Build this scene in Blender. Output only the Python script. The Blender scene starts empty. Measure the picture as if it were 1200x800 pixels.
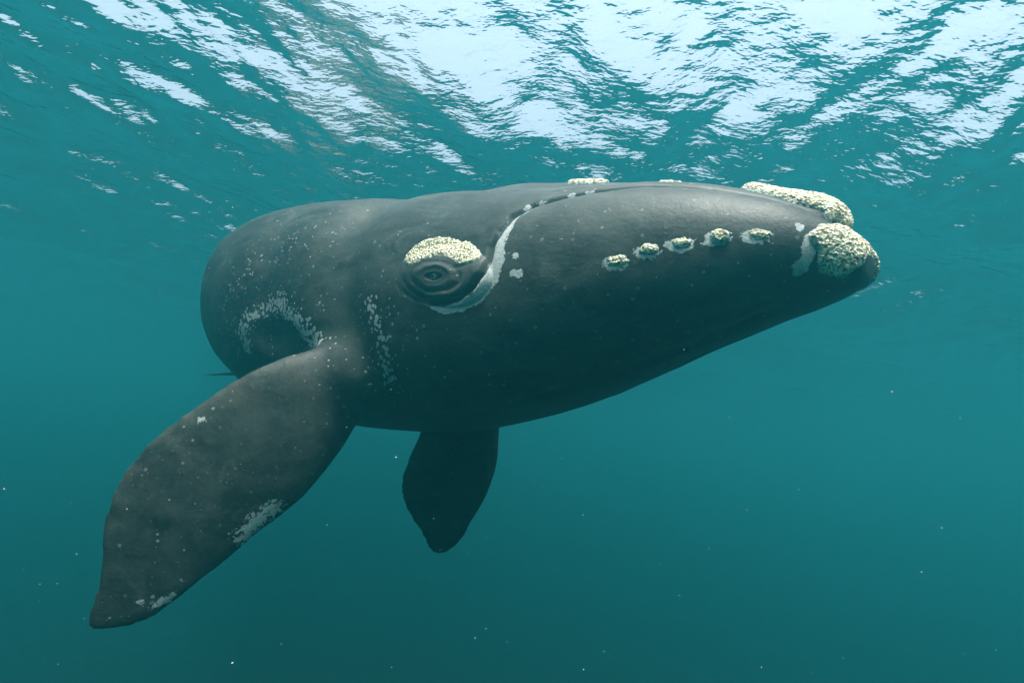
import bpy, bmesh, math, random
import numpy as np
from mathutils import Vector, Matrix
from mathutils.bvhtree import BVHTree

random.seed(7)
rng = np.random.default_rng(7)
scene = bpy.context.scene
COL = scene.collection

# ------------------------------------------------------------------ camera
cam_data = bpy.data.cameras.new('camera')
cam_data.sensor_width = 36.0
cam_data.lens = 18.0
cam_data.clip_start = 0.05
cam_data.clip_end = 1000.0
cam = bpy.data.objects.new('camera', cam_data)
COL.objects.link(cam)
CAM_Z = -4.0
PITCH, ROLL = math.radians(12.0), math.radians(7.0)
cf = Vector((0, math.cos(PITCH), math.sin(PITCH)))
cu = Vector((0, -math.sin(PITCH), math.cos(PITCH)))
cr = Vector((1, 0, 0))
cR = cr * math.cos(ROLL) + cu * math.sin(ROLL)
cU = cu * math.cos(ROLL) - cr * math.sin(ROLL)
cam.matrix_world = Matrix(((cR.x, cU.x, -cf.x, 0), (cR.y, cU.y, -cf.y, 0),
                           (cR.z, cU.z, -cf.z, CAM_Z), (0, 0, 0, 1)))
scene.camera = cam

# ------------------------------------------------------------------ sky, sun, exposure
SUN_EL, SUN_AZ = math.radians(72.0), math.radians(178.0)      # azimuth from +Y towards +X
world = bpy.data.worlds.new('World')
scene.world = world
world.use_nodes = True
wn = world.node_tree.nodes
wn.clear()
sky = wn.new('ShaderNodeTexSky')
sky.sky_type = 'NISHITA'
sky.sun_disc = False
sky.sun_elevation = SUN_EL
sky.sun_rotation = SUN_AZ
sky.air_density = 1.0
sky.dust_density = 9.0
sky.ozone_density = 1.0
bg = wn.new('ShaderNodeBackground')
bg.inputs['Strength'].default_value = 0.15
wo = wn.new('ShaderNodeOutputWorld')
haz = wn.new('ShaderNodeHueSaturation')          # thin high overcast: a paler, slightly brighter sky all round
haz.inputs['Saturation'].default_value = 0.62
haz.inputs['Value'].default_value = 1.15
world.node_tree.links.new(sky.outputs[0], haz.inputs['Color'])
world.node_tree.links.new(haz.outputs[0], bg.inputs[0])
world.node_tree.links.new(bg.outputs[0], wo.inputs[0])

sun_data = bpy.data.lights.new('sun', 'SUN')
sun_data.energy = 3.0
sun_data.angle = math.radians(12.0)
sun_data.color = (1.0, 0.97, 0.91)
sun = bpy.data.objects.new('sun', sun_data)
COL.objects.link(sun)
sun_dir = Vector((math.sin(SUN_AZ) * math.cos(SUN_EL), math.cos(SUN_AZ) * math.cos(SUN_EL), math.sin(SUN_EL)))
sun.rotation_euler = sun_dir.to_track_quat('Z', 'Y').to_euler()
sun.location = (0, 0, 30)

scene.view_settings.view_transform = 'Standard'
scene.view_settings.look = 'None'
scene.view_settings.exposure = 1.5
scene.view_settings.gamma = 1.0
scene.view_settings.use_curve_mapping = False
scene.render.engine = 'CYCLES'
scene.cycles.use_denoising = True
scene.cycles.max_bounces = 5
scene.cycles.diffuse_bounces = 2
scene.cycles.glossy_bounces = 2
scene.cycles.volume_bounces = 1
scene.cycles.transparent_max_bounces = 16
scene.cycles.sample_clamp_indirect = 6.0


# ------------------------------------------------------------------ helpers
def new_mat(name):
    m = bpy.data.materials.new(name)
    m.use_nodes = True
    nt = m.node_tree
    nt.nodes.clear()
    out = nt.nodes.new('ShaderNodeOutputMaterial')
    return m, nt, out


class NT:
    """small wrapper to write node graphs briefly"""
    def __init__(self, nt):
        self.nt = nt

    def n(self, kind, **kw):
        nd = self.nt.nodes.new('ShaderNode' + kind)
        for k, v in kw.items():
            setattr(nd, k, v)
        return nd

    def l(self, a, b):
        self.nt.links.new(a, b)

    def put(self, sock, v):
        if isinstance(v, bpy.types.NodeSocket):
            self.l(v, sock)
        else:
            sock.default_value = v

    def math(self, op, a, b=0.0, c=None, clamp=False):
        nd = self.n('Math', operation=op, use_clamp=clamp)
        self.put(nd.inputs[0], a)
        self.put(nd.inputs[1], b)
        if c is not None:
            self.put(nd.inputs[2], c)
        return nd.outputs[0]

    def step(self, v, lo, hi):
        nd = self.n('MapRange', interpolation_type='SMOOTHSTEP')
        self.put(nd.inputs[0], v)
        nd.inputs[1].default_value = lo
        nd.inputs[2].default_value = hi
        return nd.outputs[0]

    def noise(self, vec, scale, detail=3.0, rough=0.55, dist=0.0):
        nd = self.n('TexNoise')
        self.l(vec, nd.inputs['Vector'])
        nd.inputs['Scale'].default_value = scale
        nd.inputs['Detail'].default_value = detail
        nd.inputs['Roughness'].default_value = rough
        nd.inputs['Distortion'].default_value = dist
        return nd.outputs[0]

    def voro(self, vec, scale, feature='F1', rnd=1.0):
        nd = self.n('TexVoronoi', feature=feature)
        self.l(vec, nd.inputs['Vector'])
        nd.inputs['Scale'].default_value = scale
        nd.inputs['Randomness'].default_value = rnd
        return nd

    def mapping(self, vec, scale=(1, 1, 1), rot=(0, 0, 0)):
        nd = self.n('Mapping')
        self.l(vec, nd.inputs[0])
        nd.inputs['Scale'].default_value = scale
        nd.inputs['Rotation'].default_value = rot
        return nd.outputs[0]

    def mix(self, fac, a, b):
        nd = self.n('Mix', data_type='RGBA')
        self.put(nd.inputs[0], fac)
        self.put(nd.inputs[6], a if isinstance(a, bpy.types.NodeSocket) else (*a, 1.0))
        self.put(nd.inputs[7], b if isinstance(b, bpy.types.NodeSocket) else (*b, 1.0))
        return nd.outputs[2]

    def attr(self, name):
        nd = self.n('Attribute', attribute_name=name)
        return nd.outputs['Fac']

    def bump(self, height, strength, dist, normal=None):
        nd = self.n('Bump')
        nd.inputs['Strength'].default_value = strength
        nd.inputs['Distance'].default_value = dist
        self.l(height, nd.inputs['Height'])
        if normal is not None:
            self.l(normal, nd.inputs['Normal'])
        return nd.outputs[0]


def mesh_from(name, verts, faces, smooth=True):
    me = bpy.data.meshes.new(name)
    me.from_pydata([tuple(map(float, v)) for v in verts], [], [tuple(map(int, f)) for f in faces])
    me.update()
    if smooth:
        me.polygons.foreach_set('use_smooth', [True] * len(me.polygons))
    return me


def link(name, me, mat, parent=None):
    o = bpy.data.objects.new(name, me)
    COL.objects.link(o)
    if mat is not None:
        me.materials.append(mat)
    if parent is not None:
        o.parent = parent
    return o


def lerp_table(xs, ys, x):
    """monotone cubic interpolation"""
    xs, ys = np.asarray(xs, float), np.asarray(ys, float)
    h = np.diff(xs)
    d = np.diff(ys) / h
    m = np.zeros_like(ys)
    for i in range(1, len(xs) - 1):
        if d[i - 1] * d[i] > 0:
            w1, w2 = 2 * h[i] + h[i - 1], h[i] + 2 * h[i - 1]
            m[i] = (w1 + w2) / (w1 / d[i - 1] + w2 / d[i])
    m[0], m[-1] = d[0], d[-1]
    i = np.clip(np.searchsorted(xs, x) - 1, 0, len(xs) - 2)
    t = (x - xs[i]) / h[i]
    return (ys[i] * (1 + 2 * t) * (1 - t) ** 2 + m[i] * h[i] * t * (1 - t) ** 2
            + ys[i + 1] * t * t * (3 - 2 * t) + m[i + 1] * h[i] * t * t * (t - 1))


def value_noise(p, freq, seed=0):
    """smooth 3-D value noise in numpy, range about -1..1"""
    q = p * freq
    i = np.floor(q).astype(np.int64)
    f = q - i
    f = f * f * (3 - 2 * f)

    def h(ix, iy, iz):
        n = (ix * 374761393 + iy * 668265263 + iz * 2147483647 + seed * 974711) & 0x7fffffff
        n = ((n ^ (n >> 13)) * 1274126177) & 0x7fffffff
        n = (n ^ (n >> 16)) & 0xffff
        return n / 32767.5 - 1.0
    r = 0
    for a in (0, 1):
        for b in (0, 1):
            for c in (0, 1):
                w = (f[:, 0] if a else 1 - f[:, 0]) * (f[:, 1] if b else 1 - f[:, 1]) * (f[:, 2] if c else 1 - f[:, 2])
                r = r + w * h(i[:, 0] + a, i[:, 1] + b, i[:, 2] + c)
    return r


def poly_dist(P, line):
    """distance of points to a 3-D polyline, and the running parameter 0..1"""
    line = np.asarray(line, float)
    best = np.full(len(P), 1e9)
    par = np.zeros(len(P))
    n = len(line) - 1
    for k in range(n):
        a, b = line[k], line[k + 1]
        ab = b - a
        t = np.clip(((P - a) @ ab) / (ab @ ab), 0, 1)
        dd = np.linalg.norm(P - (a + t[:, None] * ab), axis=1)
        m = dd < best
        best[m] = dd[m]
        par[m] = (k + t[m]) / n
    return best, par


def sstep(v, lo, hi):
    t = np.clip((v - lo) / (hi - lo), 0, 1)
    return t * t * (3 - 2 * t)


# ------------------------------------------------------------------ water: surface, sea floor, and the murk between them
def wave_field(X, Y):
    Z = np.zeros_like(X)
    r = np.random.default_rng(153)
    # (wavelength, rms slope contribution, main heading in degrees, spread, number)
    for lam, slope, head, spread, n in ((10.0, .055, 325, 14, 3), (4.6, .085, 300, 22, 5), (2.3, .095, 335, 30, 9),
                                        (1.1, .10, 312, 36, 13), (.55, .10, 326, 42, 18), (.27, .075, 318, 50, 22)):
        for _ in range(n):
            l = lam * math.exp(r.normal(0, .18))
            a = math.radians(head + r.normal(0, spread))
            k = 2 * math.pi / l
            ph = k * (X * math.cos(a) + Y * math.sin(a)) + r.uniform(0, 6.283)
            amp = slope * math.sqrt(2.0 / n) / k
            # crests a bit sharper than troughs
            Z += amp * (np.cos(ph) + .18 * np.cos(2 * ph))
    return Z


def graded(lo, hi, fine_lo, fine_hi, step, grow):
    xs = list(np.arange(fine_lo, fine_hi + step * .5, step))
    s = step
    while xs[-1] < hi:
        s *= grow
        xs.append(min(xs[-1] + s, hi))
    s = step
    while xs[0] > lo:
        s *= grow
        xs.insert(0, max(xs[0] - s, lo))
    return np.array(xs)


EXT = 100.0
gx = graded(-EXT, EXT, -7, 9, .045, 1.02)
gy = graded(-EXT, EXT, 0.5, 11, .045, 1.02)
XX, YY = np.meshgrid(gx, gy)
ZZ = wave_field(XX, YY)
nxv, nyv = len(gx), len(gy)
wv = np.stack([XX, YY, ZZ], -1).reshape(-1, 3)
ii = (np.arange(nyv - 1)[:, None] * nxv + np.arange(nxv - 1)[None]).reshape(-1)
wf = np.stack([ii, ii + 1, ii + nxv + 1, ii + nxv], -1)

m_water, nt, out = new_mat('water_surface')
g = NT(nt)
geo = g.n('NewGeometry')
pos = geo.outputs['Position']
r1 = g.noise(g.mapping(pos, (1.0, 2.0, 1.0), (0, 0, math.radians(-40))), 6.0, 2.0, .55)
nb = g.bump(r1, 1.0, .021)
fres = g.n('Fresnel')
fres.inputs['IOR'].default_value = 1.333
g.l(nb, fres.inputs['Normal'])
tr = g.n('BsdfTransparent')
gl = g.n('BsdfGlossy')
gl.inputs['Roughness'].default_value = 0.0
gl.inputs['Color'].default_value = (1, 1, 1, 1)
g.l(nb, gl.inputs['Normal'])
mx = g.n('MixShader')
g.l(fres.outputs[0], mx.inputs[0])
g.l(tr.outputs[0], mx.inputs[1])
g.l(gl.outputs[0], mx.inputs[2])
g.l(mx.outputs[0], out.inputs['Surface'])
water = link('water', mesh_from('water', wv, wf), m_water)
water['kind'] = 'structure'

m_bed, nt, out = new_mat('sea_floor')
g = NT(nt)
geo = g.n('NewGeometry')
b = g.n('BsdfPrincipled')
g.l(g.mix(g.noise(geo.outputs['Position'], .6, 5), (.035, .035, .03), (.06, .058, .05)), b.inputs['Base Color'])
b.inputs['Roughness'].default_value = .9
g.l(b.outputs[0], out.inputs['Surface'])
bx = np.linspace(-EXT, EXT, 60)
BX, BY = np.meshgrid(bx, bx)
bz = -26 + .5 * np.sin(BX * .21) * np.cos(BY * .17) + .25 * np.sin(BX * .53 + BY * .4)
bi = (np.arange(59)[:, None] * 60 + np.arange(59)[None]).reshape(-1)
bed = link('sea_floor', mesh_from('sea_floor', np.stack([BX, BY, bz], -1).reshape(-1, 3),
                                  np.stack([bi, bi + 1, bi + 61, bi + 60], -1)), m_bed)
bed['kind'] = 'structure'

m_haze, nt, out = new_mat('sea_water_volume')
g = NT(nt)
pv = g.n('VolumePrincipled')
pv.inputs['Color'].default_value = (.042, .47, .565, 1)
pv.inputs['Absorption Color'].default_value = (0, .012, 0, 1)
pv.inputs['Density'].default_value = .061
pv.inputs['Anisotropy'].default_value = .75
g.l(pv.outputs[0], out.inputs['Volume'])
zt = float(ZZ.max()) + .15
E2 = EXT + 1.0
hv = [(x, y, z) for z in (-28.0, zt) for (x, y) in ((-E2, -E2), (E2, -E2), (E2, E2), (-E2, E2))]
haze = link('haze', mesh_from('haze', hv, [(3, 2, 1, 0), (4, 5, 6, 7), (0, 1, 5, 4), (1, 2, 6, 5), (2, 3, 7, 6), (3, 0, 4, 7)], False), m_haze)
haze['kind'] = 'stuff'

# ------------------------------------------------------------------ the whale
# whale coordinates: +X snout, +Y its left, +Z its back; the snout tip is the origin
WM = Matrix(((0.71968, 0.69330, -0.03722, 1.77540),
             (-0.68760, 0.70428, -0.17664, 2.43628),
             (-0.09625, 0.15271, 0.98357, -2.88584),
             (0.00000, 0.00000, 0.00000, 1.00000)))

ST = [0, .12, .4, .9, 1.5, 2.2, 2.9, 3.6, 4.4, 5.2, 6.2, 7.5, 9, 10.2, 10.9]
TOP = [.0994, .248, .416, .5751, .6591, .7353, .8221, .885, .9657, 1.0418, 1.0892, .9, .1, -.8, -1.25]
BOT = [-.0636, -.1325, -.255, -.4795, -.7887, -1.076, -1.284, -1.391, -1.4676, -1.4838, -1.3481, -1.05, -.95, -1.25, -1.42]
WID = [.1676, .3351, .5027, .6703, .8378, .9831, 1.0948, 1.2065, 1.3629, 1.4522, 1.3629, .95, .4468, .2, .1]
RA = [(-3.403, -1.065, -0.529), (-3.471, -1.274, -0.639), (-3.535, -1.473, -0.737), (-3.603, -1.688, -0.864), (-3.655, -1.864, -1.008), (-3.702, -2.03, -1.169), (-3.74, -2.166, -1.304), (-3.767, -2.273, -1.439), (-3.784, -2.353, -1.582), (-3.789, -2.407, -1.75), (-3.783, -2.43, -1.915), (-3.772, -2.44, -2.08), (-3.758, -2.437, -2.232), (-3.751, -2.445, -2.351), (-3.752, -2.475, -2.465), (-3.748, -2.485, -2.548), (-3.742, -2.478, -2.592)]
RB = [(-3.252, -0.725, -0.841), (-3.266, -0.815, -1.058), (-3.285, -0.916, -1.263), (-3.299, -0.991, -1.421), (-3.326, -1.106, -1.594), (-3.367, -1.272, -1.818), (-3.405, -1.407, -1.951), (-3.451, -1.564, -2.083), (-3.492, -1.713, -2.233), (-3.533, -1.856, -2.365), (-3.567, -1.97, -2.467), (-3.606, -2.104, -2.572), (-3.635, -2.192, -2.609), (-3.666, -2.279, -2.628), (-3.696, -2.365, -2.642), (-3.72, -2.429, -2.631), (-3.734, -2.464, -2.615)]
LA = [(-4.154, .48, -1.071), (-4.265, .508, -1.329), (-4.389, .531, -1.596), (-4.533, .54, -1.853), (-4.675, .559, -2.139), (-4.724, .601, -2.33), (-4.723, .67, -2.516), (-4.668, .764, -2.683), (-4.599, .858, -2.826), (-4.574, .917, -2.945), (-4.561, .957, -3.033), (-4.516, 1.01, -3.104)]
LB = [(-3.429, .884, -.989), (-3.475, .945, -1.229), (-3.527, .998, -1.457), (-3.577, 1.068, -1.73), (-3.645, 1.105, -1.941), (-3.754, 1.129, -2.185), (-3.881, 1.138, -2.417), (-4.006, 1.139, -2.623), (-4.099, 1.146, -2.794), (-4.209, 1.133, -2.938), (-4.312, 1.108, -3.038), (-4.42, 1.068, -3.106)]

parts = []          # (verts, faces) of closed shells, merged into one skin below


def ring_loft(rings):
    rings = np.asarray(rings)
    n, m, _ = rings.shape
    v = rings.reshape(-1, 3)
    i = np.arange(n - 1)[:, None] * m + np.arange(m)[None]
    j = np.arange(n - 1)[:, None] * m + (np.arange(m)[None] + 1) % m
    f = [tuple(q) for q in np.stack([i, i + m, j + m, j], -1).reshape(-1, 4)]
    f.append(tuple(range(m)))
    f.append(tuple(reversed(range((n - 1) * m, n * m))))
    return v, f


# trunk with head
s = 10.9 * np.linspace(0, 1, 130) ** 1.5
T_, B_, W_ = (lerp_table(ST, t, s) for t in (TOP, BOT, WID))
zc = B_ + (T_ - B_) * np.interp(s, [0, .6, 2.4, 4, 6], [.5, .42, .42, .48, .5])
a = np.linspace(0, 2 * np.pi, 96, endpoint=False)
ex = 2 / 2.2
yy = np.sign(np.cos(a)) * np.abs(np.cos(a)) ** ex
zz = np.sign(np.sin(a)) * np.abs(np.sin(a)) ** ex
bend = lambda sx: 2.1 * np.clip((sx - 7.0) / 3.9, 0, 2) ** 2        # the tail swings to its left
Y_ = W_[:, None] * yy + bend(s)[:, None]
Z_ = zc[:, None] + np.where(zz > 0, (T_ - zc)[:, None] * zz, (zc - B_)[:, None] * zz)
parts.append(ring_loft(np.stack([-s[:, None] + 0 * Y_, Y_, Z_], -1)))

# rostrum: the narrow arched upper jaw lying between the high lower lips
rs = np.array([.10, .13, .19, .30, .41, .53, .9, 1.45, 1.75, 2.07, 2.45, 2.9])
rt = np.array([.25, .315, .375, .425, .458, .495, .60, .705, .762, .80, .835, .845])
rw = np.array([.07, .11, .15, .17, .175, .18, .19, .24, .28, .33, .38, .40])
ss = np.linspace(.10, 2.9, 60)
tt, ww = lerp_table(rs, rt, ss), lerp_table(rs, rw, ss)
a2 = np.linspace(0, 2 * np.pi, 40, endpoint=False)
hh = np.interp(ss, [.1, .3, 1, 2.9], [.10, .2, .3, .4])
Yr = ww[:, None] * np.sign(np.cos(a2)) * np.abs(np.cos(a2)) ** .85
Zr = (tt - hh)[:, None] + hh[:, None] * np.sign(np.sin(a2)) * np.abs(np.sin(a2)) ** .85
parts.append(ring_loft(np.stack([-ss[:, None] + 0 * Yr, Yr, Zr], -1)))


def resample(line, n):
    line = np.asarray(line, float)
    d = np.concatenate([[0], np.cumsum(np.linalg.norm(np.diff(line, axis=0), axis=1))])
    t = np.linspace(0, d[-1], n)
    return np.stack([np.interp(t, d, line[:, k]) for k in range(3)], -1)


def paddle(A, B, th_root, th_tip, bow=0.0, n=70, m=36):
    A, B = resample(A, n), resample(B, n)
    nrm = np.cross(A[n // 2] - B[n // 2], A[-1] - A[0])
    nrm /= np.linalg.norm(nrm)
    rings = []
    for k in range(n):
        t = k / (n - 1)
        th = th_tip + (th_root - th_tip) * (1 - t) ** 1.6
        th *= min(1.0, math.sqrt(max(0.0, 1 - t)) * 2.2 + .12)
        q = np.linspace(0, 2 * np.pi, m, endpoint=False)
        mid, half = (A[k] + B[k]) / 2, (A[k] - B[k]) / 2
        cx = np.cos(q)
        off = np.sin(q) * th * (1 - .25 * cx) + bow * math.sin(t * math.pi) * (1 - cx ** 2 * .5)
        rings.append(mid + cx[:, None] * half + off[:, None] * nrm)
    return ring_loft(rings)


parts.append(paddle(RA, RB, .19, .035, .03))
parts.append(paddle(LA, LB, .19, .035, -.03))
# thickened shoulders so that the flippers grow out of the trunk
def blob(c, r, ax=(1, 1, 1)):
    bm_ = bmesh.new()
    bmesh.ops.create_icosphere(bm_, subdivisions=3, radius=1.0)
    v = [(c[0] + p.co.x * r * ax[0], c[1] + p.co.y * r * ax[1], c[2] + p.co.z * r * ax[2]) for p in bm_.verts]
    f = [tuple(q.index for q in p.verts) for p in bm_.faces]
    bm_.free()
    return np.array(v), f
parts.append(blob((-3.36, -.93, -.82), .40, (1.05, .75, .95)))
parts.append(blob((-3.75, .78, -1.02), .36, (1.1, .8, 1.0)))
# tail flukes
for sg in (-1, 1):
    fa = [(-10.2, 0, -1.12), (-10.55, .45 * sg, -1.22), (-10.95, .95 * sg, -1.33), (-11.3, 1.4 * sg, -1.42), (-11.6, 1.68 * sg, -1.50)]
    fb = [(-11.05, 0, -1.42), (-11.25, .45 * sg, -1.45), (-11.32, .95 * sg, -1.47), (-11.5, 1.4 * sg, -1.5), (-11.66, 1.68 * sg, -1.52)]
    fa, fb = ([(x, y + float(bend(10.7)), z) for x, y, z in e_] for e_ in (fa, fb))
    parts.append(paddle(fa, fb, .12, .02))

bm = bmesh.new()
for v, f in parts:
    vs = [bm.verts.new(tuple(map(float, p))) for p in v]
    for q in f:
        try:
            bm.faces.new([vs[k] for k in q])
        except ValueError:
            pass
bmesh.ops.recalc_face_normals(bm, faces=bm.faces)
raw = bpy.data.meshes.new('body_raw')
bm.to_mesh(raw)
bm.free()
tmp = bpy.data.objects.new('body_raw', raw)
COL.objects.link(tmp)
rm = tmp.modifiers.new('remesh', 'REMESH')
rm.mode = 'VOXEL'
rm.voxel_size = .024
dg = bpy.context.evaluated_depsgraph_get()
me_body = bpy.data.meshes.new_from_object(tmp.evaluated_get(dg))
bpy.data.objects.remove(tmp)
bpy.data.meshes.remove(raw)
me_body.name = 'body'


def co_of(me):
    c = np.empty(len(me.vertices) * 3)
    me.vertices.foreach_get('co', c)
    return c.reshape(-1, 3)


def no_of(me):
    c = np.empty(len(me.vertices) * 3, dtype=np.float32)
    me.vertices.foreach_get('normal', c)
    return c.reshape(-1, 3).astype(float)


def relax(me, it, lam=.5, mask=None):
    P = co_of(me)
    e = np.empty(len(me.edges) * 2, dtype=np.int32)
    me.edges.foreach_get('vertices', e)
    e = e.reshape(-1, 2)
    deg = np.bincount(e.ravel(), minlength=len(P)).astype(float)[:, None]
    for _ in range(it):
        acc = np.zeros_like(P)
        for k in range(3):
            acc[:, k] = np.bincount(e[:, 0], P[e[:, 1], k], len(P)) + np.bincount(e[:, 1], P[e[:, 0], k], len(P))
        d = lam * (acc / deg - P)
        P += d if mask is None else d * mask[:, None]
    me.vertices.foreach_set('co', P.ravel())
    me.update()
    return P


P = co_of(me_body)
# smooth strongly where the flippers grow out, a little elsewhere
root = np.exp(-((P - np.array([-3.4, -1.05, -.85])) ** 2).sum(1) / .30) + np.exp(-((P - np.array([-3.8, .75, -1.2])) ** 2).sum(1) / .25)
relax(me_body, 8)
relax(me_body, 40, .5, np.clip(root * 1.3, 0, 1))

# features on the right-hand side, in whale coordinates; the left side mirrors them
MOUTH = [(-2.486, -1.026, -.216), (-2.364, -1.009, -.257), (-2.221, -.986, -.28), (-2.066, -.957, -.244), (-1.96, -.934, -.171), (-1.904, -.915, -.076), (-1.898, -.895, .027), (-1.91, -.872, .116), (-1.896, -.827, .22), (-1.862, -.756, .335), (-1.762, -.667, .425), (-1.59, -.577, .48), (-1.443, -.505, .511), (-1.1, -.40, .53), (-.7, -.30, .46), (-.4, -.24, .37), (-.16, -.16, .25), (-.09, -.08, .215)]
LIP = [(-1.055, -.715, -.014), (-.895, -.665, .049), (-.732, -.615, .082), (-.557, -.556, .113), (-.393, -.493, .119)]
EYE = np.array((-2.305, -.985, -.097))
EU = (np.array((-2.151, -.961, -.1)) - EYE) / 20.0      # one unit of the eye's own chart along the face
EV = (np.array((-2.347, -.966, .028)) - EYE) / 20.0     # and up it
CHINL = [(-2.265, -.534, -1.001), (-1.724, -.42, -.828), (-1.378, -.336, -.689), (-1.082, -.231, -.553), (-.793, -.168, -.419), (-.505, -.189, -.286), (-.274, -.205, -.179)]
MIR = np.array((1, -1, 1))

# finer faces round the eyes and along the mouth
bm = bmesh.new()
bm.from_mesh(me_body)
for rad in (.50, .40):
    ed = set()
    for fc in bm.faces:
        c = fc.calc_center_median()
        q = np.array((c.x, -abs(c.y), c.z))
        if np.linalg.norm(q - EYE) < rad:
            ed.update(fc.edges)
    bmesh.ops.subdivide_edges(bm, edges=list(ed), cuts=1, use_grid_fill=True)
big = [f for f in bm.faces if len(f.verts) > 4]
if big:
    bmesh.ops.triangulate(bm, faces=big)
bm.to_mesh(me_body)
bm.free()
P = co_of(me_body)
near_eye = (np.linalg.norm(P * np.where(P[:, 1:2] > 0, MIR, 1) - EYE, axis=1) < .55).astype(float)
relax(me_body, 4, .5, near_eye)

P = co_of(me_body)
N = no_of(me_body)
PR = P.copy()
PR[:, 1] = -np.abs(PR[:, 1])                    # folded onto the right side
h = np.zeros(len(P))
# broad unevenness of blubber
h += .016 * value_noise(P, 1.1, 1) + .007 * value_noise(P, 2.6, 2) + .0025 * value_noise(P, 7.0, 3)
# neck hollow behind the eye, roll of the shoulder
for sx, z0, wdt, amp, zt_, ztop in ((-3.38, 0.0, .24, -.09, .22, .95), (-3.9, .1, .25, .025, .3, .9), (-4.5, 0, .25, -.04, .3, .9)):
    lean = P[:, 0] - (sx - .30 * (P[:, 2] - z0))
    h += amp * np.exp(-(lean / wdt) ** 2) * sstep(P[:, 2], -.9, -.4) * (1 - sstep(P[:, 2], ztop - .35, ztop))
# mouth groove
dm, tm = poly_dist(PR, MOUTH)
h -= .045 * np.exp(-(dm / .020) ** 2) * sstep(tm, 0, .05)
h -= .02 * np.exp(-(dm / .09) ** 2) * sstep(tm, .4, .6)
# edge of the chin and the hollow behind the flipper
dc, tcn = poly_dist(PR, CHINL)
h -= .018 * np.exp(-(dc / .06) ** 2) * sstep(tcn, 0, .2) * (1 - sstep(tcn, .85, 1))
da = np.linalg.norm((PR - np.array((-4.17, -1.28, -.60))) / np.array((.45, .8, .17)), axis=1)
h -= .05 * np.clip(1.1 - da, 0, 1)
# eye chart
A3 = np.stack([EU, EV], 1)
G = np.linalg.solve(A3.T @ A3, A3.T)
uv = (PR - EYE) @ G.T
u, v = uv[:, 0], uv[:, 1]
away = np.linalg.norm(PR - EYE, axis=1)
live = away < .6
el = lambda cx, cy, ax, ay: np.sqrt(((u - cx) / ax) ** 2 + ((v - cy) / ay) ** 2)
bul = el(6, 4, 55, 36)
wob = .10 * value_noise(PR, 14, 8) + .05 * value_noise(PR, 31, 9)
sharp = sstep(u - 1.3 * v, -5, 45)
eh = .052 * (sharp * np.clip((1 - bul) * 3.5, 0, 1) ** .55 + (1 - sharp) * np.clip(1.08 - bul ** 2, 0, 1.08) ** 1.3)   # the lobe the eye sits in
ecc = el(0, 0, 20, 11) + wob
eh -= .010 * np.exp(-((ecc - 1.5) / .16) ** 2) * (.3 + .7 * sstep(-v, -5, 6))                            # fold outside the lids
eh -= .007 * np.exp(-((ecc - 2.15) / .17) ** 2) * sstep(-v, -6, 8)        # pouch lines under the eye
eh -= .004 * np.exp(-((ecc - 2.75) / .15) ** 2) * sstep(-v, 2, 14)
eh -= .005 * np.exp(-((v - .25 * u - 2 + 20 * wob) / 1.8) ** 2) * sstep(u, 18, 26) * (1 - sstep(u, 38, 50))   # crease at the corner
eh += (.005 + .004 * sstep(v, 0, 6)) * np.exp(-((ecc - 1.0) / .22) ** 2)                            # lids
eh -= .020 * np.clip(1 - el(0, -1, 11, 4.5) ** 2, 0, 1) ** .5               # opening
h += np.where(live, eh, 0)
P += N * h[:, None]
me_body.vertices.foreach_set('co', P.ravel())
me_body.update()
P = co_of(me_body)
PR = P.copy()
PR[:, 1] = -np.abs(PR[:, 1])

# ---- pigment masks
WB = [[(-4.676, -1.337, -.699), (-4.736, -1.383, -.566), (-4.606, -1.386, -.435), (-4.387, -1.359, -.352), (-4.17, -1.323, -.272)],
      [(-4.17, -1.323, -.272), (-3.878, -1.259, -.415), (-3.685, -1.209, -.522), (-3.52, -1.158, -.633), (-3.475, -1.119, -.733)],
      [(-2.996, -1.109, -.294), (-2.883, -1.091, -.408), (-2.807, -1.067, -.531), (-2.801, -1.025, -.685), (-2.833, -.951, -.845)]]
spots = np.zeros(len(P))
for line, w, k in ((WB[0], .11, .95), (WB[1], .13, .9), (WB[2], .11, .75)):
    d, _ = poly_dist(PR, line)
    spots = np.maximum(spots, k * np.exp(-(d / w) ** 2))
    spots = np.maximum(spots, .34 * np.exp(-(d / (w * 2.3)) ** 2))
dax = np.linalg.norm((PR - np.array((-4.17, -1.28, -.60))) / np.array((.42, .6, .15)), axis=1)
spots *= sstep(dax, .75, 1.05)
d, _ = poly_dist(PR, [(-4.9, -1.4, -.7), (-5.1, -1.4, -.3), (-4.6, -1.3, .2), (-4.0, -1.15, .3)])
spots = np.maximum(spots, .30 * np.exp(-(d / .35) ** 2))
patch = np.full(len(P), -1.0)
BAND = [(-2.319, -1.003, -.300), (-2.202, -.983, -.322), (-2.062, -.957, -.295), (-1.925, -.931, -.23), (-1.85, -.911, -.12), (-1.832, -.89, .007), (-1.858, -.866, .113), (-1.853, -.819, .223), (-1.839, -.749, .34), (-1.764, -.688, .402), (-1.683, -.634, .445)]
d, t = poly_dist(PR, BAND)
patch = np.maximum(patch, 1 - d / np.interp(t, [0, .2, .5, .75, 1], [.02, .042, .068, .05, .025]))
for c, r in (((-1.70, -.860, .035), .032), ((-1.645, -.870, -.085), .036), ((-1.695, -.876, -.08), .03), ((-1.80, -.69, .40), .05), ((-1.72, -.64, .44), .05),
             ((-1.55, -.55, .49), .05), ((-1.45, -.505, .515), .05), ((-.23, -.394, .158), .03)):
    d = np.linalg.norm(PR - np.array(c), axis=1)
    patch = np.maximum(patch, 1 - d / r)
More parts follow.
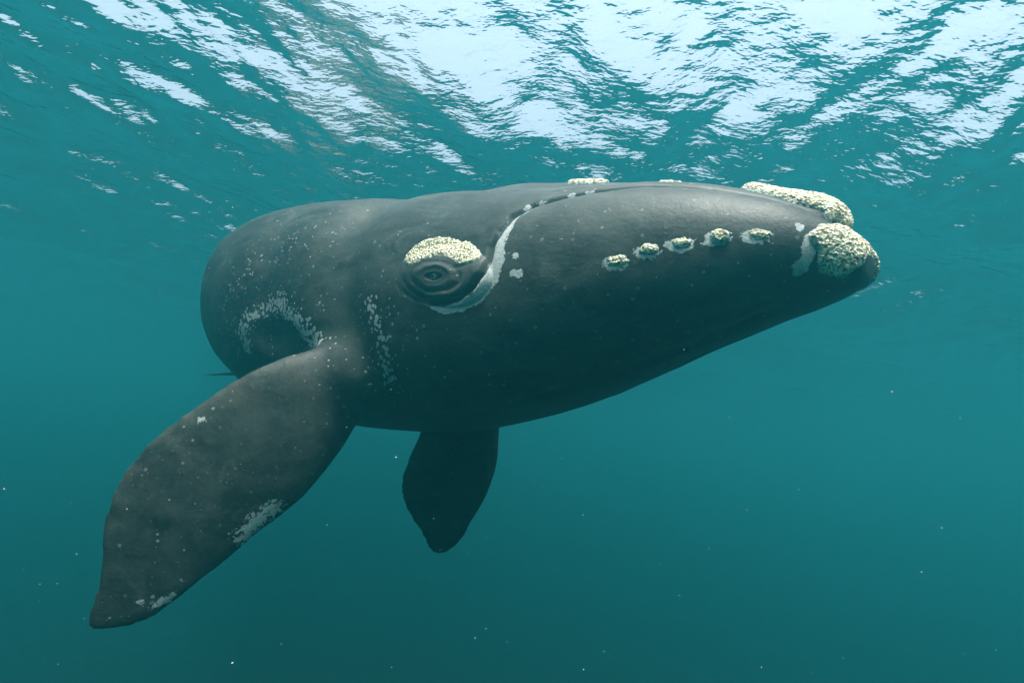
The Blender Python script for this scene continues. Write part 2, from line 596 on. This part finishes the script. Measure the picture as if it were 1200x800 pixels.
d, t = poly_dist(PR, [(-.196, -.39, .095), (-.185, -.388, .05), (-.192, -.383, 0), (-.225, -.375, -.05)])
patch = np.maximum(patch, 1 - d / np.interp(t, [0, .4, .7, 1], [.03, .045, .035, .05]))
for c in LIP:
    d = np.linalg.norm((PR - np.array(c) - np.array((-.012, 0, -.018))) / np.array((1.35, 1, .72)), axis=1)
    patch = np.maximum(patch, 1 - d / .066)
# worn patches on the near flipper's trailing edge and tip
for line, w in (([(-3.483, -1.645, -2.058), (-3.464, -1.571, -1.959), (-3.435, -1.468, -1.865)], .06), ([(-3.666, -1.951, -1.246), (-3.636, -1.941, -1.226)], .022), ([(-3.625, -2.133, -2.485), (-3.588, -2.02, -2.432)], .03), ([(-3.654, -2.203, -2.447), (-3.624, -2.183, -2.447)], .02)):
    d, _ = poly_dist(P, np.array(line) + np.array((0.0468, -0.0172, 0.0041)))
    patch = np.maximum(patch, (1 - d / (w * 1.5)) * .42)
gum = np.exp(-(dm / .012) ** 2) * sstep(tm, 0, .05)


def put_attr(me, name, vals):
    at = me.attributes.new(name, 'FLOAT', 'POINT')
    at.data.foreach_set('value', vals.astype(np.float32))


put_attr(me_body, 'spots', spots)
put_attr(me_body, 'patch', np.clip(patch, -1, 1))
me_body.polygons.foreach_set('use_smooth', [True] * len(me_body.polygons))

m_skin, nt, out = new_mat('whale_skin')
g = NT(nt)
tc = g.n('TexCoord')
ob = tc.outputs['Object']
b = g.n('BsdfPrincipled')
n1 = g.noise(g.mapping(ob, (.55, 1.0, 1.5)), 2.4, 5, .6, .6)
n2 = g.noise(ob, 11, 5, .65, .3)
n3 = g.noise(ob, 60, 3, .6)
base = g.mix(g.step(n1, .34, .68), (.010, .013, .013), (.033, .037, .034))
base = g.mix(g.math('MULTIPLY', g.step(n2, .42, .75), .45), base, (.046, .051, .046))
brown = g.math('MULTIPLY', g.step(g.noise(ob, 1.3, 4, .6, .8), .52, .72), .5)
base = g.mix(brown, base, (.046, .045, .035))
base = g.mix(g.math('MULTIPLY', g.step(n3, .5, .72), .25), base, (.018, .019, .02))
# cloudy streaks where old skin is coming away
cl = g.noise(g.mapping(ob, (.45, 1, 1.1), (0, .35, 0)), 4.2, 6, .68, 1.2)
base = g.mix(g.math('MULTIPLY', g.step(cl, .50, .74), .5), base, (.074, .081, .074))
# fine pale scratches along the body
scr = g.noise(g.mapping(ob, (1.2, 14, 14), (0, .15, .1)), 3.0, 4, .7, .2)
base = g.mix(g.math('MULTIPLY', g.step(scr, .62, .82), .12), base, (.11, .115, .11))
# sloughing-skin spots
spw = g.n('VectorMath', operation='ADD')
nz = g.n('TexNoise')
g.l(ob, nz.inputs['Vector'])
nz.inputs['Scale'].default_value = 26
scl = g.n('VectorMath', operation='SCALE')
g.l(nz.outputs['Color'], scl.inputs[0])
scl.inputs['Scale'].default_value = .035
g.l(ob, spw.inputs[0])
g.l(scl.outputs[0], spw.inputs[1])
v1 = g.voro(spw.outputs[0], 27)
rndv = g.n('SeparateColor')
g.l(v1.outputs['Color'], rndv.inputs[0])
sa = g.attr('spots')
rad = g.math('ADD', g.math('MULTIPLY', sa, .55), .12)
keep = g.math('LESS_THAN', rndv.outputs[0], g.math('MULTIPLY', sa, 1.35))
sp = g.math('MULTIPLY', g.step(g.math('SUBTRACT', rad, v1.outputs['Distance']), -.02, .06), keep)
# sparse specks everywhere
v2 = g.voro(ob, 20)
sep2 = g.n('SeparateColor')
g.l(v2.outputs['Color'], sep2.inputs[0])
clump = g.math('ADD', g.math('MULTIPLY', g.step(g.noise(ob, 1.7, 2), .45, .65), .7), .3)
speck = g.math('MULTIPLY', g.math('LESS_THAN', v2.outputs['Distance'], g.math('MULTIPLY', g.math('POWER', sep2.outputs[1], 2.0), .26)),
               g.math('MULTIPLY', g.math('LESS_THAN', sep2.outputs[0], .5), clump))
# short pale nicks and scratches
slv = []
for rot3, sc3 in (((.3, .5, .9), (4, 75, 75)), ((-.5, -.9, .4), (5, 85, 85))):
    v3 = g.voro(g.mapping(ob, sc3, rot3), 1.0)
    sp3 = g.n('SeparateColor')
    g.l(v3.outputs['Color'], sp3.inputs[0])
    slv.append(g.math('MULTIPLY', g.math('LESS_THAN', v3.outputs['Distance'], g.math('MULTIPLY', sp3.outputs[1], .30)), g.math('LESS_THAN', sp3.outputs[0], .012)))
nick = g.math('MULTIPLY', g.math('MAXIMUM', slv[0], slv[1]), .55)
# worn pale patches with ragged edges
pa = g.attr('patch')
rag = g.math('ADD', pa, g.math('MULTIPLY', g.math('SUBTRACT', g.noise(ob, 26, 4, .6, .8), .5), 1.3))
pt = g.math('MULTIPLY', g.step(rag, .10, .24), g.math('GREATER_THAN', pa, -.6))
worn = g.step(g.noise(g.mapping(ob, (.6, 1, 1)), 95, 4, .7), .36, .56)
pt = g.math('MULTIPLY', pt, g.math('ADD', g.math('MULTIPLY', worn, .35), .6))
white = g.math('MAXIMUM', nick, g.math('MAXIMUM', g.math('MULTIPLY', sp, .8), g.math('MAXIMUM', g.math('MULTIPLY', speck, .6), pt)))
pale = g.mix(g.noise(ob, 35, 4), (.25, .27, .27), (.42, .44, .43))
colr = g.mix(white, base, pale)
g.l(colr, b.inputs['Base Color'])
rg = g.n('MapRange')
g.l(n2, rg.inputs[0])
rg.inputs[3].default_value = .40
rg.inputs[4].default_value = .60
g.l(rg.outputs[0], b.inputs['Roughness'])
b.inputs['Specular IOR Level'].default_value = .2
bn = g.bump(n2, .35, .012)
bn = g.bump(n3, .35, .004, bn)
bn = g.bump(scr, .15, .008, bn)
bn = g.bump(white, .5, .004, bn)
g.l(bn, b.inputs['Normal'])
g.l(b.outputs[0], out.inputs['Surface'])

whale = bpy.data.objects.new('right_whale', None)
COL.objects.link(whale)
whale.matrix_world = WM
whale['label'] = 'dark grey right whale with cream callosities swimming under the water surface'
whale['category'] = 'whale'
body = link('body', me_body, m_skin, whale)

bmw = bmesh.new()
bmw.from_mesh(me_body)
bvh = BVHTree.FromBMesh(bmw)
bmw.free()

# ---- callosities
m_call, nt, out = new_mat('callosity')
g = NT(nt)
tc = g.n('TexCoord')
ob = tc.outputs['Object']
b = g.n('BsdfPrincipled')
vc = g.voro(ob, 75)
vd = g.voro(ob, 75, 'DISTANCE_TO_EDGE')
sepc = g.n('SeparateColor')
g.l(vc.outputs['Color'], sepc.inputs[0])
cc = g.mix(sepc.outputs[0], (.40, .35, .22), (.66, .62, .49))
cc = g.mix(g.math('MULTIPLY', g.math('LESS_THAN', sepc.outputs[1], .22), .9), cc, (.10, .08, .04))
cc = g.mix(g.math('MULTIPLY', g.math('SUBTRACT', 1.0, g.step(vd.outputs['Distance'], .0, .10)), .65), cc, (.15, .13, .07))
rim = g.attr('rim')
cc = g.mix(rim, cc, (.30, .32, .31))
g.l(cc, b.inputs['Base Color'])
b.inputs['Roughness'].default_value = .85
g.l(g.bump(vc.outputs['Distance'], .8, .012), b.inputs['Normal'])
g.l(b.outputs[0], out.inputs['Surface'])


def inside_dist(q, poly):
    """signed distance (positive inside) of 2-D points to a polygon"""
    poly = np.asarray(poly)
    best = np.full(len(q), 1e9)
    ins = np.zeros(len(q), bool)
    n = len(poly)
    for k in range(n):
        a_, b_ = poly[k], poly[(k + 1) % n]
        ab = b_ - a_
        t = np.clip(((q - a_) @ ab) / (ab @ ab + 1e-12), 0, 1)
        best = np.minimum(best, np.linalg.norm(q - (a_ + t[:, None] * ab), axis=1))
        cr_ = ((a_[1] > q[:, 1]) != (b_[1] > q[:, 1]))
        xi = (b_[0] - a_[0]) * (q[:, 1] - a_[1]) / (b_[1] - a_[1] + 1e-12) + a_[0]
        ins ^= cr_ & (q[:, 0] < xi)
    return np.where(ins, best, -best)


def cell_bumps(q, size, seed):
    """domes of packed whale lice and barnacles, 0..1"""
    gq = q / size
    i0 = np.floor(gq).astype(np.int64)
    best = np.full(len(q), 9.0)
    amp = np.zeros(len(q))
    for dx in (-1, 0, 1):
        for dy in (-1, 0, 1):
            c = i0 + (dx, dy)
            n_ = (c[:, 0] * 73856093 ^ c[:, 1] * 19349663 ^ seed * 83492791) & 0x7fffffff
            n2_ = ((n_ ^ (n_ >> 11)) * 1103515245) & 0x7fffffff
            n3_ = ((n2_ ^ (n2_ >> 9)) * 22695477) & 0x7fffffff
            px = c[:, 0] + (n2_ % 1000) / 1000.0
            py = c[:, 1] + (n3_ % 1000) / 1000.0
            d_ = np.hypot(gq[:, 0] - px, gq[:, 1] - py)
            m_ = d_ < best
            best[m_] = d_[m_]
            amp[m_] = ((n3_[m_] >> 7) % 100) / 100.0
    return np.clip(1 - best ** 2 * 1.6, 0, 1) * (.35 + .65 * amp)


def callosity(outline, normal, height, grain=.016, step=.0065, edge=.05, mirror=False, seed=1, centre=None, rag=.012):
    O3 = np.asarray(outline, float)
    nrm = np.asarray(normal, float)
    if mirror:
        O3 = O3 * MIR
        nrm = nrm * MIR
    nrm /= np.linalg.norm(nrm)
    c = O3.mean(0)
    ax = np.cross((0, 0, 1.0), nrm) if abs(nrm[2]) < .9 else np.array((1.0, 0, 0)) - nrm * nrm[0]
    ax /= np.linalg.norm(ax)
    ay = np.cross(nrm, ax)
    poly = np.stack([(O3 - c) @ ax, (O3 - c) @ ay], 1)
    lo, hi = poly.min(0) - .02, poly.max(0) + .02
    nx, ny = int((hi[0] - lo[0]) / step) + 2, int((hi[1] - lo[1]) / step) + 2
    QX, QY = np.meshgrid(lo[0] + np.arange(nx) * step, lo[1] + np.arange(ny) * step)
    q = np.stack([QX.ravel(), QY.ravel()], 1)
    q3 = np.stack([q[:, 0], q[:, 1], np.full(len(q), seed * 3.1)], 1)
    sd = inside_dist(q, poly) + rag * value_noise(q3, 22, seed) + rag * .5 * value_noise(q3, 60, seed + 1)
    bumps = cell_bumps(q, grain, seed)
    lump = .5 + .5 * value_noise(q3, 9, seed + 5)
    prof = np.clip(sd / edge, 0, 1)
    prof = np.sqrt(prof * (2 - prof))
    hgt = height * prof * (.55 + .45 * lump) + grain * .55 * bumps * sstep(sd, 0, .02) - .004
    idx = -np.ones(len(q), int)
    V, rimv = [], []
    d = Vector(-nrm)
    for k in np.nonzero(sd > -.008)[0]:
        o = Vector(c + ax * q[k, 0] + ay * q[k, 1] + nrm * .6)
        hit, hn, _, _ = bvh.ray_cast(o, d, 1.4)
        if hit is None or hn.dot(d) > -.08:
            continue
        idx[k] = len(V)
        p = hit + hn * float(hgt[k])
        V.append(p)
        rimv.append(float(1 - sstep(sd[k], .0, .012)))
    Fc = []
    I2 = idx.reshape(ny, nx)
    for j in range(ny - 1):
        for i in range(nx - 1):
            qd = (I2[j, i], I2[j, i + 1], I2[j + 1, i + 1], I2[j + 1, i])
            if min(qd) >= 0:
                pts = [V[t] for t in qd]
                if max((pts[0] - pts[2]).length, (pts[1] - pts[3]).length) < step * 9:
                    Fc.append(qd)
    me = mesh_from('callosity', V, Fc)
    put_attr(me, 'rim', np.array(rimv))
    return link('callosity', me, m_call, whale)


def oval(c, rx, rz, nrm, n=18, jag=.15, seed=0):
    """an uneven oval outline on the tangent plane at c"""
    r = np.random.default_rng(seed)
    nrm = np.asarray(nrm, float)
    nrm = nrm / np.linalg.norm(nrm)
    ax = np.cross((0, 0, 1.0), nrm)
    if np.linalg.norm(ax) < .1:
        ax = np.array((1.0, 0, 0))
    ax /= np.linalg.norm(ax)
    ay = np.cross(nrm, ax)
    return [np.asarray(c) + ax * math.cos(t) * rx * (1 + r.uniform(-jag, jag)) + ay * math.sin(t) * rz * (1 + r.uniform(-jag, jag))
            for t in np.linspace(0, 2 * math.pi, n, endpoint=False)]


BROW = [(-2.685, -1.014, .039), (-2.688, -.996, .1), (-2.645, -.966, .164), (-2.556, -.933, .21), (-2.439, -.909, .223), (-2.285, -.893, .207), (-2.144, -.892, .161), (-2.033, -.893, .111), (-1.972, -.898, .062), (-1.96, -.909, .013), (-1.997, -.922, -.02), (-2.069, -.936, -.03), (-2.14, -.944, -.011), (-2.195, -.945, .018), (-2.272, -.952, .038), (-2.348, -.96, .048), (-2.403, -.972, .037), (-2.48, -.99, .011), (-2.586, -1.011, -.009), (-2.646, -1.016, .008)]
CHIN = [(-.192, -.376, .137), (-.174, -.344, .166), (-.127, -.271, .19), (-.093, -.127, .215), (-.06, -.02, .20), (-.03, -.02, .13), (-.02, -.06, .07), (-.02, -.13, .005), (-.045, -.172, -.042), (-.082, -.194, -.078), (-.126, -.249, -.084), (-.145, -.303, -.061), (-.155, -.352, -.007), (-.152, -.362, .043), (-.175, -.378, .083), (-.193, -.386, .109)]
for mir in (False, True):
    callosity(BROW, (.12, -1, .25), .014, mirror=mir, seed=3)
    callosity(CHIN, (.75, -.65, .1), .03, mirror=mir, seed=5)
    for k, c in enumerate(LIP):
        callosity(oval(c, (.062, .055, .055, .058, .055)[k], (.036, .034, .03, .04, .03)[k], (.3, -1, .35), seed=k), (.3, -1, .35), (.02, .022, .02, .03, .016)[k],
                  grain=.013, step=.0055, edge=.03, mirror=mir, seed=11 + k, rag=.006)
# bonnet on the tip of the rostrum, the pads behind it and beside the blowholes
bon = [(-.10, -.07, .3), (-.14, -.125, .33), (-.3, -.165, .4), (-.45, -.165, .45), (-.6, -.12, .5), (-.68, 0, .53), (-.6, .12, .5), (-.45, .165, .45), (-.3, .165, .4), (-.14, .125, .33), (-.10, .07, .3), (-.085, 0, .28)]
callosity(bon, (.35, 0, 1), .05, seed=8, edge=.06)
callosity(oval((-1.78, -.08, .78), .17, .10, (0, 0, 1), seed=21), (0, 0, 1), .03, seed=9)
callosity(oval((-1.15, .0, .65), .10, .08, (0, 0, 1), seed=22), (0, 0, 1), .03, seed=10)

# ---- eyes
m_eye, nt, out = new_mat('whale_eye')
g = NT(nt)
tc = g.n('TexCoord')
b = g.n('BsdfPrincipled')
gr = g.n('VectorMath', operation='LENGTH')
g.l(g.mapping(tc.outputs['Object'], (1, 0, 1.35)), gr.inputs[0])
rr = gr.outputs['Value']
ec = g.mix(g.step(rr, .013, .017), (.006, .006, .008), (.10, .115, .12))
ec = g.mix(g.step(rr, .026, .032), ec, (.03, .032, .034))
g.l(ec, b.inputs['Base Color'])
b.inputs['Roughness'].default_value = .08
g.l(b.outputs[0], out.inputs['Surface'])
for sg in (1, -1):
    base_p = EYE * (MIR if sg < 0 else 1)
    hit, hn, _, _ = bvh.find_nearest(Vector(base_p))
    bm = bmesh.new()
    bmesh.ops.create_uvsphere(bm, u_segments=32, v_segments=20, radius=.055)
    me = bpy.data.meshes.new('eye')
    bm.to_mesh(me)
    bm.free()
    me.polygons.foreach_set('use_smooth', [True] * len(me.polygons))
    eye = link('eye', me, m_eye, whale)
    eye.location = hit - hn * .040

# ------------------------------------------------------------------ drifting plankton and flecks in the water
m_fleck, nt, out = new_mat('plankton_fleck')
g = NT(nt)
b = g.n('BsdfPrincipled')
b.inputs['Base Color'].default_value = (.22, .25, .24, 1)
b.inputs['Roughness'].default_value = .8
g.l(b.outputs[0], out.inputs['Surface'])
nf = 14000
fp = np.stack([rng.uniform(-4, 4, nf), rng.uniform(.5, 7, nf), rng.uniform(-6.5, -1.0, nf)], -1)
fr = 0.0007 + .0013 * rng.random(nf) ** 3
oct_v = np.array([(1, 0, 0), (-1, 0, 0), (0, 1, 0), (0, -1, 0), (0, 0, 1), (0, 0, -1)], float)
oct_f = np.array([(0, 2, 4), (2, 1, 4), (1, 3, 4), (3, 0, 4), (2, 0, 5), (1, 2, 5), (3, 1, 5), (0, 3, 5)])
keepf = np.linalg.norm(fp - np.array((0, 0, CAM_Z)), axis=1) > .8
fp, fr = fp[keepf], fr[keepf]
nf = len(fp)
fv = (fp[:, None] + oct_v[None] * fr[:, None, None] * rng.uniform(.6, 1.5, (nf, 6, 1))).reshape(-1, 3)
ff = (oct_f[None] + 6 * np.arange(nf)[:, None, None]).reshape(-1, 3)
fleck = link('plankton', mesh_from('plankton', fv, ff, False), m_fleck)
fleck['kind'] = 'stuff'
fleck['label'] = 'tiny pale plankton flecks drifting in the water'
fleck['category'] = 'plankton'
